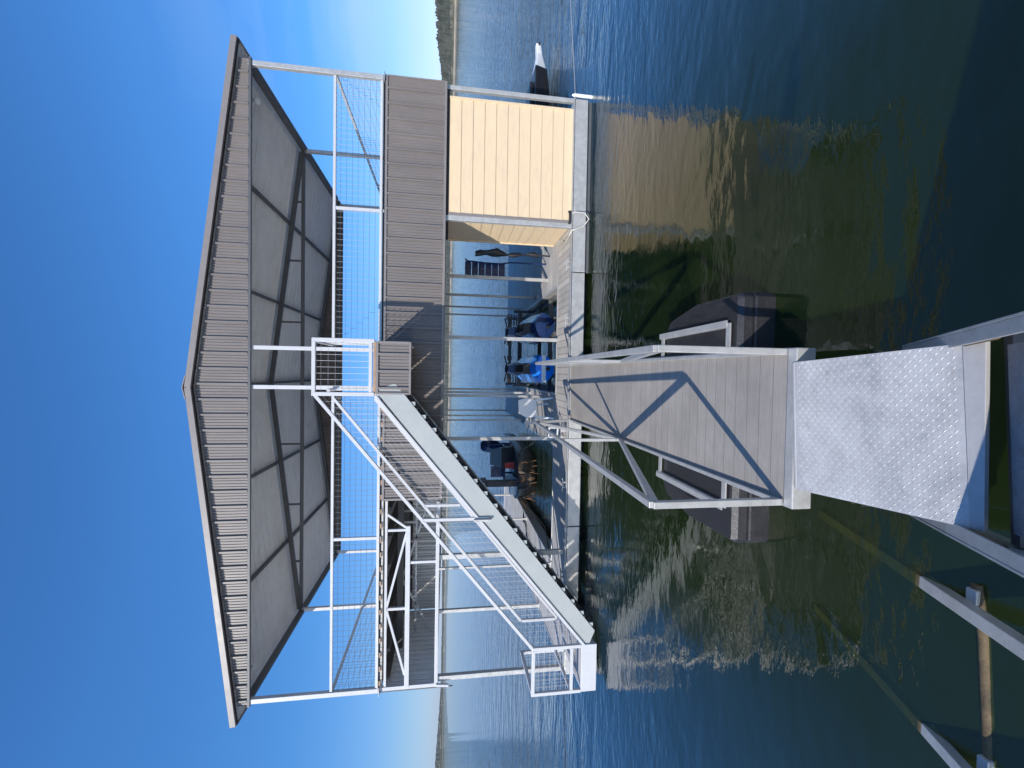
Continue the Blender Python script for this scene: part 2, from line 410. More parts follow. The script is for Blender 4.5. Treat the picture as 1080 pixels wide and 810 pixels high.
for (y, out, m) in ((YF-.005, -1, 'siding'), (YB+.18, -1, 'siding')):
    ribwall(0, XL-.06, XR+.06, y, out, ZE+.0, rz(.035)).build('gable_siding', M[m], rf)
    ribwall(0, XL-.06, XR+.06, y+.006, out, ZE, rz(.035), .27, .018).build('gable_backing', M['roofgrey'], rf)
# gable bottom trim, rake trims, ridge cap, eave trims
for y in (YF-.02, YB+.17):
    box('gable_trim', M['beamgrey'], rf, XL-.08, XR+.08, y-.012, y+.04, ZE-.045, ZE-.002, bevel=.003)
for s in (-1, 1):
    xe = XC + s*(XR-XC+ov+.02)
    for y in (YF-.10, YB+.27):
        MB().bar((XC, y, zrake(XC)+.03), (xe, y, zrake(xe)+.03), .045, .10).build('rake_trim', M['trim'], rf, .004)
    MB().bar((XC+s*.0, YF-.055, zrake(XC)-.01), (xe, YF-.055, zrake(xe)-.01), .05, .022).build('rake_underlap', M['darkwood_and_shade'], rf)
    MB().bar((xe-s*.01, YF-.07, zrake(xe)-.005), (xe-s*.01, YB+.24, zrake(xe)-.005), .02, .05).build('eave_trim', M['trim'], rf, .003)
    MB().bar((XC+s*(XR-XC), YF+.05, ZE+.02), (XC+s*(XR-XC), YB+.1, ZE+.02), .07, .12).build('eave_beam', M['beamgrey'], rf, .004)
    for off in (1.94, 3.88):
        x = XC+s*off
        MB().bar((x, YF+.03, zrake(x)-.06), (x, YB+.15, zrake(x)-.06), .045, .075).build('purlin', M['beamgrey'], rf)
c = MB(); yy0, yy1 = YF-.13, YB+.29
for s in (-1, 1):
    c.add([(XC, yy0, zrake(XC)+.115), (XC+s*.2, yy0, zrake(XC+.2)+.092), (XC+s*.2, yy1, zrake(XC+.2)+.092), (XC, yy1, zrake(XC)+.115),
           (XC, yy0, zrake(XC)+.1), (XC+s*.2, yy0, zrake(XC+.2)+.076), (XC+s*.2, yy1, zrake(XC+.2)+.076), (XC, yy1, zrake(XC)+.1)],
          [(0,1,2,3),(4,7,6,5),(0,4,5,1),(2,6,7,3),(1,5,6,2)])
c.build('ridge_cap', M['trim'], rf)
MB().bar((XC, YF+.02, zrake(XC)-.07), (XC, YB+.15, zrake(XC)-.07), .05, .09).build('ridge_beam', M['beamgrey'], rf)
for y in (YF+.08, YM, YB):
    f = MB().bar((XL+.06, y, ZE+.04), (XR-.06, y, ZE+.04), .07, .07); f.build('tie_beam', M['beamgrey'], rf)
    for s in (-1, 1):
        xe = XC+s*(XR-XC-.05)
        MB().bar((XC, y+.003, zrake(XC)-.13), (xe, y+.003, zrake(xe)-.13), .065, .10).build('rafter', M['beamgrey'], rf)
        for off in (1.49, 2.98, 4.4):
            x = XC+s*off
            MB().bar((x, y+.006, ZE+.07), (x, y+.006, zrake(x)-.17), .04).build('web_strut', M['beamgrey'], rf)
# little lamps under the eaves
for (x, y) in ((XR-.35, YF+.55), (XL+.4, YF+.45)):
    c = MB(); c.box(x-.05, x+.05, y-.04, y+.04, ZE+.14, ZE+.2); c.tube([(x,y,ZE+.15),(x-.03,y-.05,ZE+.06)], [.03,.055], 10)
    c.build('flood_lamp', M['whiteplast'], rf)

# ---- top landing in front of the upper deck
SY = 7.20
lx0, lx1 = -.37, .47
tl = P('top_landing')
box('floor', M['decktop'], tl, lx0+.02, lx1-.02, SY+.03, YF-.03, ZU-.06, ZU-.025)
ribwall(0, lx0+.03, lx1-.03, SY+.014, -1, 3.33, ZU-.10).build('front_siding', M['siding'], tl)
box('siding_backing', M['roofgrey'], tl, lx0+.03, lx1-.03, SY+.02, SY+.03, 3.33, ZU-.07)
ribwall(1, SY+.02, YF-.04, lx1-.02, 1, 3.33, ZU-.10).build('side_siding', M['siding'], tl)
ribwall(1, SY+.02, YF-.04, lx0+.02, -1, 3.33, ZU-.10).build('side_siding', M['siding'], tl)
ribwall(1, SY+.02, YF-.04, lx1-.028, -1, 3.33, ZU-.10, h=.004).build('siding_backing', M['roofgrey'], tl)
box('trim', M['trim'], tl, lx0, lx1, SY-.02, SY+.03, 3.295, 3.329, bevel=.003)
box('trim', M['trim'], tl, lx0, lx0+.032, SY-.02, SY+.032, 3.331, ZU-.10, bevel=.003)
box('trim', M['trim'], tl, lx1-.032, lx1+.003, SY-.02, SY+.018, 3.331, ZU-.10, bevel=.003)
box('trim', M['trim'], tl, lx0, lx1, SY-.018, SY+.02, ZU-.099, ZU-.065, bevel=.003)
box('board_end', M['tan'], tl, lx0+.01, lx1-.01, SY-.01, SY+.028, ZU-.062, ZU-.022)
fz = ZU+.02
def side_rail(parent, a, b, z0=fz, zt=ZT):
    bar('top_rail', M['white'], parent, (a[0],a[1],zt), (b[0],b[1],zt), .055)
    bar('bottom_rail', M['white'], parent, (a[0],a[1],z0), (b[0],b[1],z0), .05)
    meshpanel((a[0],a[1],z0), (b[0],b[1],z0), (a[0],a[1],zt), (b[0],b[1],zt), .1, .1, .0026).build('wire_mesh', M['white'], parent)
side_rail(tl, (lx0+.03, SY), (lx1-.03, SY)); side_rail(tl, (lx1-.01, SY+.05), (lx1-.01, YF-.02))
side_rail(tl, (lx0+.02, SY+.85), (lx0+.02, YF-.02))
for (x, y) in ((lx0,SY),(lx1,SY)): MB().box(x-.03,x+.03,y-.03,y+.03,fz-.06,ZT+.027).build('rail_post', M['white'], tl, .004)

# ---- staircase
st = P('staircase')
xa, za, xb, zb_ = -.33, 3.83, -4.70, .32     # stringer top line
sl = (za-zb_)/(xa-xb)
def ztop(x): return zb_+(x-xb)*sl
for y, nm in ((SY+.005, 0), (8.26, 1)):
    mb = MB(); d = .40
    a = [(xa+.02, ztop(xa+.02)), (xb, ztop(xb)), (xb+.0, ztop(xb)-.06), (xb+.28, max(.10, ztop(xb+.28)-d)), (xa+.14, ztop(xa+.14)-d)]
    for yy in (y, y+.03): mb.add([(p[0], yy, p[1]) for p in a], [(0,1,2,3,4)] if yy == y else [(4,3,2,1,0)])
    n = 5; mb.add([(p[0], yy, p[1]) for yy in (y, y+.03) for p in a], [(i, (i+1)%n, (i+1)%n+n, i+n) for i in range(n)])
    mb.build('stringer', M['stair'], st)
    MB().bar((xa,y+.04,ztop(xa)-.02),(xb,y+.04,ztop(xb)-.02),.07,.012).build('stringer_flange', M['stair'], st)
NT = 19
for i in range(NT):
    x = xb+.28+(i+.5)*(xa-xb-.36)/NT
    zt = ztop(x)-.30
    mb = MB().box(x-.13, x+.13, SY+.06, 8.25, zt-.02, zt+.02)
    mb.build('tread', M['galv'], st)
    # bracket that shows as a light tick under the stringer
    MB().box(x-.03, x+.03, SY+.02, SY+.05, zt-.155, zt-.08).build('tread_bracket', M['stair'], st)
MB().bar((xa+.1, SY+.24, ztop(xa+.1)-.372), (xb+.42, SY+.24, ztop(xb+.42)-.372), .30, .13).build('under_stair_shade', M['stair_shade'], st)  # added dark strip: shade under the treads painted as a solid
# hand rails with mesh
def stair_rail(y, x0, z0, x1, z1, drop, posts, r=.05):
    bar('hand_rail', M['white'], st, (x0,y,z0), (x1,y,z1), r)
    bar('lower_rail', M['white'], st, (x0,y,z0-drop), (x1,y,z1-drop), r*.9)
    meshpanel((x1,y+.01,z1-drop), (x0,y+.01,z0-drop), (x1,y+.01,z1), (x0,y+.01,z0), .125, .10, .0019).build('wire_mesh', M['white'], st)
    for (x, zlo) in posts:
        zz = z1+(x-x1)*(z0-z1)/(x0-x1)
        bar('rail_post', M['white'], st, (x,y,zz-.02), (x,y,zlo), .05)
stair_rail(SY, lx0-.02, ZT-.02, -4.66, 1.23, .90, [(-2.40,2.0)])
stair_rail(8.28, -.50, 4.74, -4.78, 1.25, .72, [(-2.49,2.45),(-4.78,.4)])
stp = MB().bar((-2.42,SY-.015,2.26),(-2.42,SY-.015,1.98),.03,.10); stp.build('splice_plate', M['galv'], st)

# ---- bottom landing
bl = P('bottom_landing')
bx0, bx1 = -5.46, -4.66
box('floor', M['deckX'], bl, bx0+.03, bx1-.02, SY+.03, YF-.03, ZD+.0, ZD+.035)
box('front_beam', M['white'], bl, bx0, bx1+.02, SY-.02, SY+.03, .11, .385, bevel=.006)
box('side_beam', M['white'], bl, bx0, bx0+.03, SY+.031, YF, .13, .365, bevel=.004)
box('side_beam', M['white'], bl, bx1-.02, bx1+.01, SY+.031, YF, .13, .325, bevel=.004)
box('bearer', M['beamgrey'], bl, bx0+.05, bx1-.05, SY+.3, SY+.36, .1, .3)
side_rail(bl, (bx0+.03, SY), (bx1-.03, SY), .55, 1.22); side_rail(bl, (bx0+.02, SY+.04), (bx0+.02, YF-.05), .55, 1.22)
for (x, y) in ((bx0+.02,SY),(bx1,SY),(bx0+.02,YF-.03)): MB().box(x-.028,x+.028,y-.028,y+.028,.386,1.248).build('rail_post', M['white'], bl, .004)

# ================================================================== RAMP PLATFORM
rp = tag(empty('ramp_platform', (-.35, 5.4, 0)), 'grey board ramp platform with galvanised side rails leading onto the dock', 'ramp')
RI = Matrix.Translation((.35, -5.4, 0))
def onr(o): o.parent = rp; o.matrix_parent_inverse = RI; return o
rx0, rx1, ry0, ry1 = -.88, .18, 2.79, 8.30
onr(MB().box(rx0, rx1, ry0, ry1, ZD-.03, ZD+.012).build('board_deck', M['ramp'], None, .004))
onr(MB().box(rx0-.03, rx1+.03, ry0-.085, ry0-.003, ZD-.12, ZD+.03).build('end_angle', M['galv'], None, .008))
for x in (rx0-.018, rx1+.018):
    onr(MB().box(x-.015, x+.015, ry0, ry1, ZD-.13, ZD+.018).build('edge_channel', M['galv'], None, .004))
for y in (3.4, 4.4, 5.5, 6.6, 7.6):
    onr(MB().box(rx0+.01, rx1-.01, y, y+.06, ZD-.12, ZD-.034).build('cross_member', M['galv'], None))
rails = []
for x in (rx0-.005, rx1+.005):
    zt0, ztm, zt1 = 1.325, 1.205, 1.13; ym, yf, yt = 5.73, 8.24, 7.82; z0 = ZD+.02; w = .048
    for (p, q, nm, ww) in (((x,ry0+.03,z0),(x,ry0+.03,zt0),'rail_post',w),((x,ry0+.03,zt0),(x,yt,zt1),'top_rail',w),((x,ym,z0),(x,ym,ztm),'rail_post',.04),
                       ((x,yf,z0),(x,yt,zt1),'rail_post',.05),((x,ry0+.06,zt0-.03),(x,ym,z0+.02),'brace',.05),((x,yt,zt1-.02),(x,ym,z0+.02),'brace',.045),
                       ((x,ry0+.03,z0+.01),(x,yf,z0+.01),'bottom_rail',.035)):
        onr(MB().bar(p, q, ww).build(nm, M['galv'], None, .005))
# black float under the ramp, showing on both sides
def rfloat(xs0, xs1, outer):
    # plan outline with bevelled outer corners, lofted downwards
    y0, y1 = 3.36, 4.62
    s = 1 if outer > 0 else -1
    xo = xs1 if s > 0 else xs0; xi = xs0 if s > 0 else xs1
    out = [(xi,y0),(xo-s*.04,y0),(xo,y0+.04),(xo,y1-.55),(xo-s*.10,y1-.12),(xo-s*.2,y1),(xi,y1)]
    if s < 0: out = out[::-1]
    rings = []
    for (z, k) in ((-.3,0),(.17,0),(.18,.006),(.195,.006),(.205,0),(.28,.008),(.325,.035)):
        rings.append([(px+(-s*k if abs(px-xi) > .01 else 0), min(max(py, y0+k), y1-k), z) for (px,py) in out])
    mb = MB().loft(rings, smooth=False)
    return onr(mb.build('float', M['float'], None, .012))
rfloat(.20, .72, 1); rfloat(-1.42, -.91, -1)
onr(MB().box(-.9, .2, 3.37, 4.6, -.3, .20).build('float', M['float'], None))
# angle brackets that hold the float
for s, x in ((1,.46), (-1,-1.13)):
    b = MB(); b.bar((x,3.48,ZD+.03),(x-s*.02,4.68,ZD+.03),.05,.012); b.bar((x-s*.03,3.48,ZD-.0),(x-s*.05,4.68,ZD-.0),.012,.06)
    onr(b.build('angle_bracket', M['galv'], None))
    for y in (3.47, 4.62):
        b = MB().bar((rx1+.03 if s>0 else rx0-.03, y, ZD+.02), (x, y, ZD+.02), .05, .015); onr(b.build('bracket_arm', M['galv'], None))
    b = MB().box(x+s*.09-.03, x+s*.09+.03, 3.95, 4.12, .326, .332); onr(b.build('label_plate', M['float'], None))

# ================================================================== TRANSITION PLATE (bridges gangway and ramp)
tp = tag(empty('transition_plate', (-.29, 2.15, ZD)), 'bright diamond pattern aluminium plate hinged between gangway and ramp', 'metal plate')
TI = Matrix.Translation((.29, -2.15, -ZD))
zp = .375
A, B, Cc, D = Vector((-.758,2.66,zp-.01)), Vector((.109,2.715,zp-.01)), Vector((.172,1.715,zp)), Vector((-.668,1.655,zp))
def onplate(u, v, dz=0): 
    a = D.lerp(Cc, u); b = A.lerp(B, u); r = a.lerp(b, v); return Vector((r.x, r.y, r.z+dz))
mb = MB()
mb.add([A,B,Cc,D]+[p-Vector((0,0,.012)) for p in (A,B,Cc,D)], [(0,3,2,1),(4,5,6,7),(0,1,5,4),(1,2,6,5),(2,3,7,6),(3,0,4,7)])
# raised treads
nu, nv = 34, 40
for i in range(nu):
    for j in range(1, nv-1):
        u = (i+.5)/nu; v = (j+.5)/nv
        c = onplate(u, v, .0005); ang = PI/4 if (i+j) % 2 else -PI/4
        ang += .06
        d = Vector((math.cos(ang), math.sin(ang), 0))*.0125; e = Vector((-d.y, d.x, 0)).normalized()*.0030
        mb.add([c-d, c-e, c+d, c+e, c+Vector((0,0,.0026))], [(0,1,4),(1,2,4),(2,3,4),(3,0,4)])
o = mb.build('diamond_plate', M['plate'], None); o.parent = tp; o.matrix_parent_inverse = TI
# smooth lip at the near end and rolled edge at the far end
E1, F1 = Vector((.178,1.622,zp-.002)), Vector((-.664,1.600,zp-.002))
mb = MB(); c0, d0 = Cc+Vector((0,-.003,.004)), D+Vector((0,-.003,.004))
mb.add([c0,d0,F1+Vector((0,0,.004)),E1+Vector((0,0,.004)),c0-Vector((0,0,.02)),d0-Vector((0,0,.02)),F1-Vector((0,0,.02)),E1-Vector((0,0,.02))],
       [(0,1,2,3),(7,6,5,4),(0,4,5,1),(1,5,6,2),(2,6,7,3),(3,7,4,0)])
M['lip'] = mat('plain_aluminium', (.55,.53,.51), .4, .3, .12, 4, .1, 40)
o = mb.build('plain_lip', M['lip'], None, .002); o.parent = tp; o.matrix_parent_inverse = TI
o = MB().bar(A+Vector((0,.012,-.012)), B+Vector((0,.012,-.012)), .022, .03).build('edge_bar', M['lip'], None, .006); o.parent = tp; o.matrix_parent_inverse = TI
for u in (.47, .93):
    c = onplate(1-u, 1.0)
    b = MB(); b.tube([c+Vector((0,.0,-.02)), c+Vector((.003,.085,-.03))], .012, 10); b.tube([c+Vector((-.03,.03,-.03)), c+Vector((.03,.03,-.03))], .01, 8)
    o = b.build('hinge_bolt', M['galv'], None); o.parent = tp; o.matrix_parent_inverse = TI

# ================================================================== GANGWAY (steep, towards the shore behind the camera)
gdir = Vector((.053, -.848, .527)).normalized()
gx = Vector((1, .053/.848*1.0, 0)); gx = (gx - gdir*gx.dot(gdir)).normalized()
gn = gx.cross(gdir) * 1.0
if gn.z < 0: gn = -gn
gw = tag(empty('gangway', (-.26, 1.9, .2)), 'steep galvanised gangway with grit floor and raised side channels behind the plate', 'gangway')
GI = Matrix.Translation((.26, -1.9, -.2))
G0 = Vector((-.285, 2.19, .10))        # centre of the channel tops at their low end
def gpt(a, t, n): return G0 + gx*a + gdir*t + gn*n
def gbox(name, m, a0, a1, t0, t1, n0, n1, bevel=.0):
    vs = [gpt(a,t,n) for n in (n0,n1) for t in (t0,t1) for a in (a0,a1)]
    o = MB().add(vs, [(0,2,3,1),(4,5,7,6),(0,1,5,4),(2,6,7,3),(0,4,6,2),(1,3,7,5)]).build(name, m, None, bevel)
    o.parent = gw; o.matrix_parent_inverse = GI; return o
hw = .487
for s in (-1, 1):
    gbox('side_channel', M['galv'], min(s*hw, s*(hw-.012)), max(s*hw, s*(hw-.012)), 0, 5.5, -.23, 0, .002)
    gbox('channel_top', M['galv'], min(s*(hw-.013), s*(hw-.075)), max(s*(hw-.013), s*(hw-.075)), 0, 5.5, -.014, -.001, .003)
    o = MB().tube([gpt(s*(hw-.065), .62, -.02), gpt(s*(hw-.065), .86, -.02)], .014, 10).build('hinge_pin', M['rust'], None); o.parent = gw; o.matrix_parent_inverse = GI
gbox('floor', M['gangfloor'], -hw+.08, hw-.08, .645, 5.5, -.165, -.15)
gbox('end_plate', M['beamgrey'], -hw+.02, hw-.02, .58, .642, -.24, -.17)
for k in range(4): gbox('cross_member', M['galv'], -hw+.02, hw-.02, 1.0+k*1.1, 1.08+k*1.1, -.22, -.152)

# ================================================================== SUNKEN FRAME beside the gangway
bd = Vector((.0216, .9406, -.339)).normalized()
sf = tag(empty('submerged_frame', (-1.55, 2.1, 0)), 'old steel frame of two rails and a rusty cross tube sloping down into the water', 'metal frame')
SI = Matrix.Translation((1.55, -2.1, 0))
def onsf(o): o.parent = sf; o.matrix_parent_inverse = SI; return o
for (px, py, L0, L1, w) in ((-1.165,2.137,2.2,1.2,.07),(-2.0,2.10,2.2,1.3,.065)):
    p = Vector((px,py,-.02))
    onsf(MB().bar(p - bd*L0, p, w, w*.9).build('rail', M['galv'], None, .004))
    onsf(MB().bar(p, p + bd*L1, w, w*.9).build('algae_covered_rail', M['algae'], None, .004))
onsf(MB().tube([(-1.05,1.87,.012),(-1.3,1.84,-.004),(-1.92,1.80,-.012)], .024, 12).build('cross_tube', M['rust'], None))
for (px,py,pz) in ((-1.10,1.87,.02),(-1.93,1.80,.01)):
    onsf(MB().bar((px-.05,py,pz),(px+.03,py,pz),.05,.05).build('joint_block', M['galv'], None, .006))

# ================================================================== WATERCRAFT AND FURNISHINGS
def hullrings(sections):
    return [[Vector(p) for p in s] for s in sections]
def jetski(x, y, z, label, colr, stripe):
    r = tag(empty('jet_ski', (x,y,z)), label, 'jet ski', 'jet skis on the lift in the right slip')
    def ring(yy, w, zb, zt, top):   # cross-section, closed
        return [(-w*.35,yy,zb),(-w*.85,yy,zb+.12),(-w,yy,zb+.26),(-w*.92,yy,zt-.05),(-w*.5,yy,zt),(-w*.3,yy,top),(0,yy,top+.02),
                (w*.3,yy,top),(w*.5,yy,zt),(w*.92,yy,zt-.05),(w,yy,zb+.26),(w*.85,yy,zb+.12),(w*.35,yy,zb)]
    secs = [ring(0,.30,.0,.40,.42), ring(.15,.335,-.02,.42,.46), ring(.6,.36,-.05,.45,.56), ring(1.2,.36,-.05,.48,.58), ring(1.7,.31,-.02,.56,.68), ring(2.2,.2,.08,.60,.66), ring(2.6,.05,.3,.56,.58)]
    MB().loft(secs).build('hull', M[colr], r)
    s = MB()
    for sy in (.0,): 
        s.loft([[(-.31,-.02,.20),(.31,-.02,.20),(.32,-.02,.30),(-.32,-.02,.30)], [(-.32,.10,.20),(.32,.10,.20),(.33,.10,.30),(-.33,.10,.30)]], smooth=False)
    s.build('transom_stripe', M[stripe], r)
    MB().loft([[(-.13,.35,.5),(.13,.35,.5),(.10,.35,.68),(-.10,.35,.68)],[(-.15,.8,.54),(.15,.8,.54),(.11,.8,.76),(-.11,.8,.76)],[(-.14,1.35,.54),(.14,1.35,.54),(.10,1.35,.72),(-.10,1.35,.72)]], smooth=False).build('seat', M['black'], r, .02)
    MB().loft([[(-.16,1.4,.55),(.16,1.4,.55),(.08,1.45,.9),(-.08,1.45,.9)],[(-.2,2.0,.55),(.2,2.0,.55),(.10,1.7,.95),(-.10,1.7,.95)]], smooth=False).build('cowl', M['navy'], r, .02)
    b = MB().tube([(-.34,1.42,1.0),(-.12,1.52,.93),(.12,1.52,.93),(.34,1.42,1.0)], .018, 8); b.build('handlebar', M['black'], r)
    for sx in (-1,1): MB().box(sx*.30-.06,sx*.30+.06,1.6,1.64,.78,.9).build('mirror', M['black'], r, .01)
    MB().tube([(0,-.03,.16),(0,-.13,.16)], [.05,.04], 12).build('jet_nozzle', M['black'], r)
    return r
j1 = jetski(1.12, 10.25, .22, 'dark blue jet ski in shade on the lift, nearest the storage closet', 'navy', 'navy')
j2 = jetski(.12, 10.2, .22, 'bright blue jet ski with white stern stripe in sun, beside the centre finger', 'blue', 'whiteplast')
def lift():
    r = tag(empty('jet_ski_lift', (.75,11.5,0)), 'dark steel lift frame carrying the two jet skis in the right slip', 'boat lift')
    I = Matrix.Translation((-.75,-11.5,0))
    def a(o): o.parent = r; o.matrix_parent_inverse = I
    for (y, z, w, x0, x1) in ((13.2,.56,.12,-.36,1.86),(14.9,.62,.10,-.36,1.86),(10.9,.16,.1,-.4,1.86),(12.2,.16,.1,-.4,1.86)):
        a(MB().bar((x0,y,z),(x1,y,z),w,w).build('cross_beam', M['beamgrey'], None, .005))
    for x in (-.36,1.86):
        a(MB().bar((x,10.5,.12),(x,15.2,.12),.09).build('side_beam', M['beamgrey'], None))
        for y in (13.2,14.9): a(MB().bar((x,y,.0),(x,y,.75),.08).build('upright', M['beamgrey'], None))
    for x in (-.05,.3,.95,1.3): a(MB().bar((x,10.2,.2),(x,13.0,.2),.09,.08).build('bunk', M['joist'], None))
    for (x0,x1) in ((-.3,.3),(1.3,1.8)):
        for k in range(4): a(MB().bar((x0,13.3+.1*k,.9-.1*k),(x1,13.3+.1*k,.9-.1*k),.035).build('rung', M['beamgrey'], None))
    return r
lift()

# fishing boat in the left slip
fb = tag(empty('fishing_boat', (-3.15,12.9,0)), 'camouflage brown fishing boat moored bow first in the left slip with black motor standing up', 'boat')
def ring(y, w, zk, zg): return [(0,y,zk),(-w*.7,y,zk+.06),(-w*.95,y,zk+.3),(-w,y,zg),(-w+.06,y,zg),(-w+.08,y,zg-.22),(0,y,zg-.24),(w-.08,y,zg-.22),(w-.06,y,zg),(w,y,zg),(w*.95,y,zk+.3),(w*.7,y,zk+.06)]
MB().loft([ring(-.3,.30,.22,.62), ring(0,.55,.05,.60), ring(.5,.74,-.1,.58), ring(1.4,.85,-.15,.55), ring(3.9,.85,-.15,.52)]).build('hull', M['camo'], fb)
MB().box(-.70,.70,.25,1.3,.5,.515).build('bow_deck', M['darkrope'], fb, .01)
MB().loft([[(-.1,1.9,.4),(.62,1.9,.4),(.62,1.9,.85),(-.1,1.9,.85)],[(-.1,2.3,.4),(.62,2.3,.4),(.55,2.25,.95),(-.03,2.25,.95)]], smooth=False).build('console', M['black'], fb, .03)
MB().loft([[(-.08,1.88,.86),(.60,1.88,.86),(.60,1.90,.87),(-.08,1.90,.87)],[(0,2.15,1.22),(.52,2.15,1.22),(.52,2.17,1.22),(0,2.17,1.22)]], smooth=False).build('windscreen', M['glass'], fb)
c = MB(); c.loft([[(.42+math.cos(t)*.26*k, 3.5+math.sin(t)*.3*k, z) for t in [i*PI/6 for i in range(12)]] for z, k in ((.75,.55),(.95,.95),(1.2,1),(1.38,.8),(1.46,.4))]); c.box(.36,.48,3.7,3.85,.1,.8)
c.build('outboard_motor', M['navy'], fb)
for sx in (-.45,.35): 
    s = MB(); s.box(sx-.2,sx+.2,2.6,3.0,.62,.70); s.box(sx-.2,sx+.2,2.98,3.05,.68,1.1); s.tube([(sx,2.8,.3),(sx,2.8,.62)],.04,8); s.build('seat', M['navy'], fb, .03)
t = MB(); t.box(-.20,-.02,-.12,.06,.62,1.55); t.box(-.22,.04,-.14,.12,1.55,1.72); t.bar((-.1,0,1.68),(-.40,-.12,1.86),.09); t.bar((-.38,-.12,1.86),(-.46,-.12,1.42),.04); t.bar((-.1,.1,.5),(-.1,.9,.6),.08)
t.build('bow_motor', M['black'], fb, .012)
MB().loft([[(.10,.9,.56),(.30,.9,.56),(.28,.92,.86),(.12,.92,.86)],[(.10,1.1,.56),(.30,1.1,.56),(.27,1.08,.84),(.13,1.08,.84)]], smooth=False).build('life_vest', M['red'], fb, .03)
MB().box(-.62,-.25,.45,.8,.515,.75).build('cooler', M['whiteplast'], fb, .02)
w = MB()
for k in range(60):
    x = random.uniform(-.65,.45); y = -.1-.2*random.random()+abs(x)*.55
    w.wire((x, y-.0, .52+random.random()*.1), (x+random.uniform(-.3,.2), y-random.uniform(.1,.3), random.uniform(.02,.4)), .008)
w.build('reed_fringe', M['weed'], fb)

# white plastic chair on the centre finger
ch = tag(empty('plastic_chair', (-.86,9.95,ZD), math.radians(200)), 'white moulded plastic chair standing on the centre finger behind the ramp', 'chair')
MB().loft([[(-.22,-.22,.40),(.22,-.22,.40),(.22,-.22,.43),(-.22,-.22,.43)],[(-.2,.2,.38),(.2,.2,.38),(.2,.2,.41),(-.2,.2,.41)]], smooth=False).build('seat', M['whiteplast'], ch, .012)
MB().loft([[(-.2,.2,.41),(.2,.2,.41),(.2,.23,.41),(-.2,.23,.41)],[(-.22,.27,.66),(.22,.27,.66),(.22,.30,.66),(-.22,.30,.66)],[(-.15,.33,.82),(.15,.33,.82),(.15,.36,.82),(-.15,.36,.82)]], smooth=False).build('backrest', M['whiteplast'], ch, .01)
for (sx, sy) in ((-1,-1),(1,-1),(-1,1),(1,1)): MB().bar((sx*.2,sy*.19,.39),(sx*.24,sy*.24,0),.04).build('leg', M['whiteplast'], ch, .006)
for sx in (-1,1): MB().bar((sx*.25,-.2,.60),(sx*.22,.27,.62),.045,.025).build('armrest', M['whiteplast'], ch, .006); MB().bar((sx*.245,-.19,.40),(sx*.25,-.2,.6),.035).build('arm_support', M['whiteplast'], ch)

# raised swim ladder beside the closet
ld = tag(empty('swim_ladder', (2.52,10.75,ZD)), 'dark swim ladder folded upright at the end of the finger beside the beige closet', 'ladder')
for sx in (-.19,.19):
    MB().tube([(sx,.0,.0),(sx,.02,.9),(sx,.25,1.2),(sx*1.05,.1,1.95),(sx*1.05,-.06,1.99)], .02, 8).build('side_rail', M['navy'], ld)
for k in range(6):
    z = 1.02+.165*k; MB().box(-.19,.19,.10,.13,z,z+.15).build('tread', M['navy'], ld, .006)
# dark bundle hanging on the closet's back corner
bn = tag(empty('tarpaulin_bundle', (2.80,10.35,ZD)), 'dark crumpled tarpaulin bundle leaning against the beige closet corner', 'tarpaulin')
rr = []
for k in range(13):
    z = .28+k*.125; r0 = .035+.022*math.sin(k*1.7)+(.035 if 6<k<12 else 0)
    rr.append([(r0*math.cos(t)*(1+.35*math.sin(3*t+k*2)) +.02*math.sin(k*.9), r0*1.3*math.sin(t)*(1+.3*math.cos(2*t+k)), z) for t in [i*PI/6 for i in range(12)]])
MB().loft(rr).build('bundle', M['black'], bn)
MB().tube([(0,0,0),(.02,.0,.35)],.02,8).build('pole', M['darkrope'], bn)

# hose over the deck edge
hs = MB().tube([(2.85,9.2,ZD+.02),(2.7,8.9,ZD+.02),(2.72,8.55,ZD+.045),(2.78,8.33,ZD+.05),(2.86,8.30,.16),(3.0,8.29,.05),(3.12,8.29,.14),(3.13,8.31,.33),(3.1,8.4,ZD+.06)], .011, 8)
tag(hs.build('water_hose', M['rope']), 'cream water hose looping over the deck edge below the beige closet', 'hose')
cl = MB()
for k in range(3): cl.tube([(3.05+.12*math.cos(t), 8.40+.05*math.sin(t), ZD+.06+.018*k) for t in [i*PI/5 for i in range(11)]], .010, 6)
tag(cl.build('rope_coil', M['darkrope']), 'small rope coil on the deck edge in front of the beige closet', 'rope')
tag(MB().tube([(-4.8,12.1,ZD+.03),(-4.7,12.5,ZD+.05),(-4.45,12.7,ZD+.03),(-4.5,13.1,ZD+.04),(-4.2,13.4,ZD-.02)], .02, 6).build('mooring_rope', M['darkrope']), 'dark mooring rope lying on the left finger beside the fishing boat', 'rope')
tag(MB().tube([(-4.15,9.8,ZD),(-3.9,10.9,.2),(-3.6,12.7,.55)], .012, 6).build('mooring_line', M['darkrope']), 'thin line tying the fishing boat bow to the left finger', 'rope')
tag(MB().tube([(-1.6,11.2,ZD),(-2.0,12.3,.30),(-2.5,13.6,.5)], .014, 6).build('mooring_line', M['darkrope']), 'thin line tying the fishing boat side to the centre finger', 'rope')
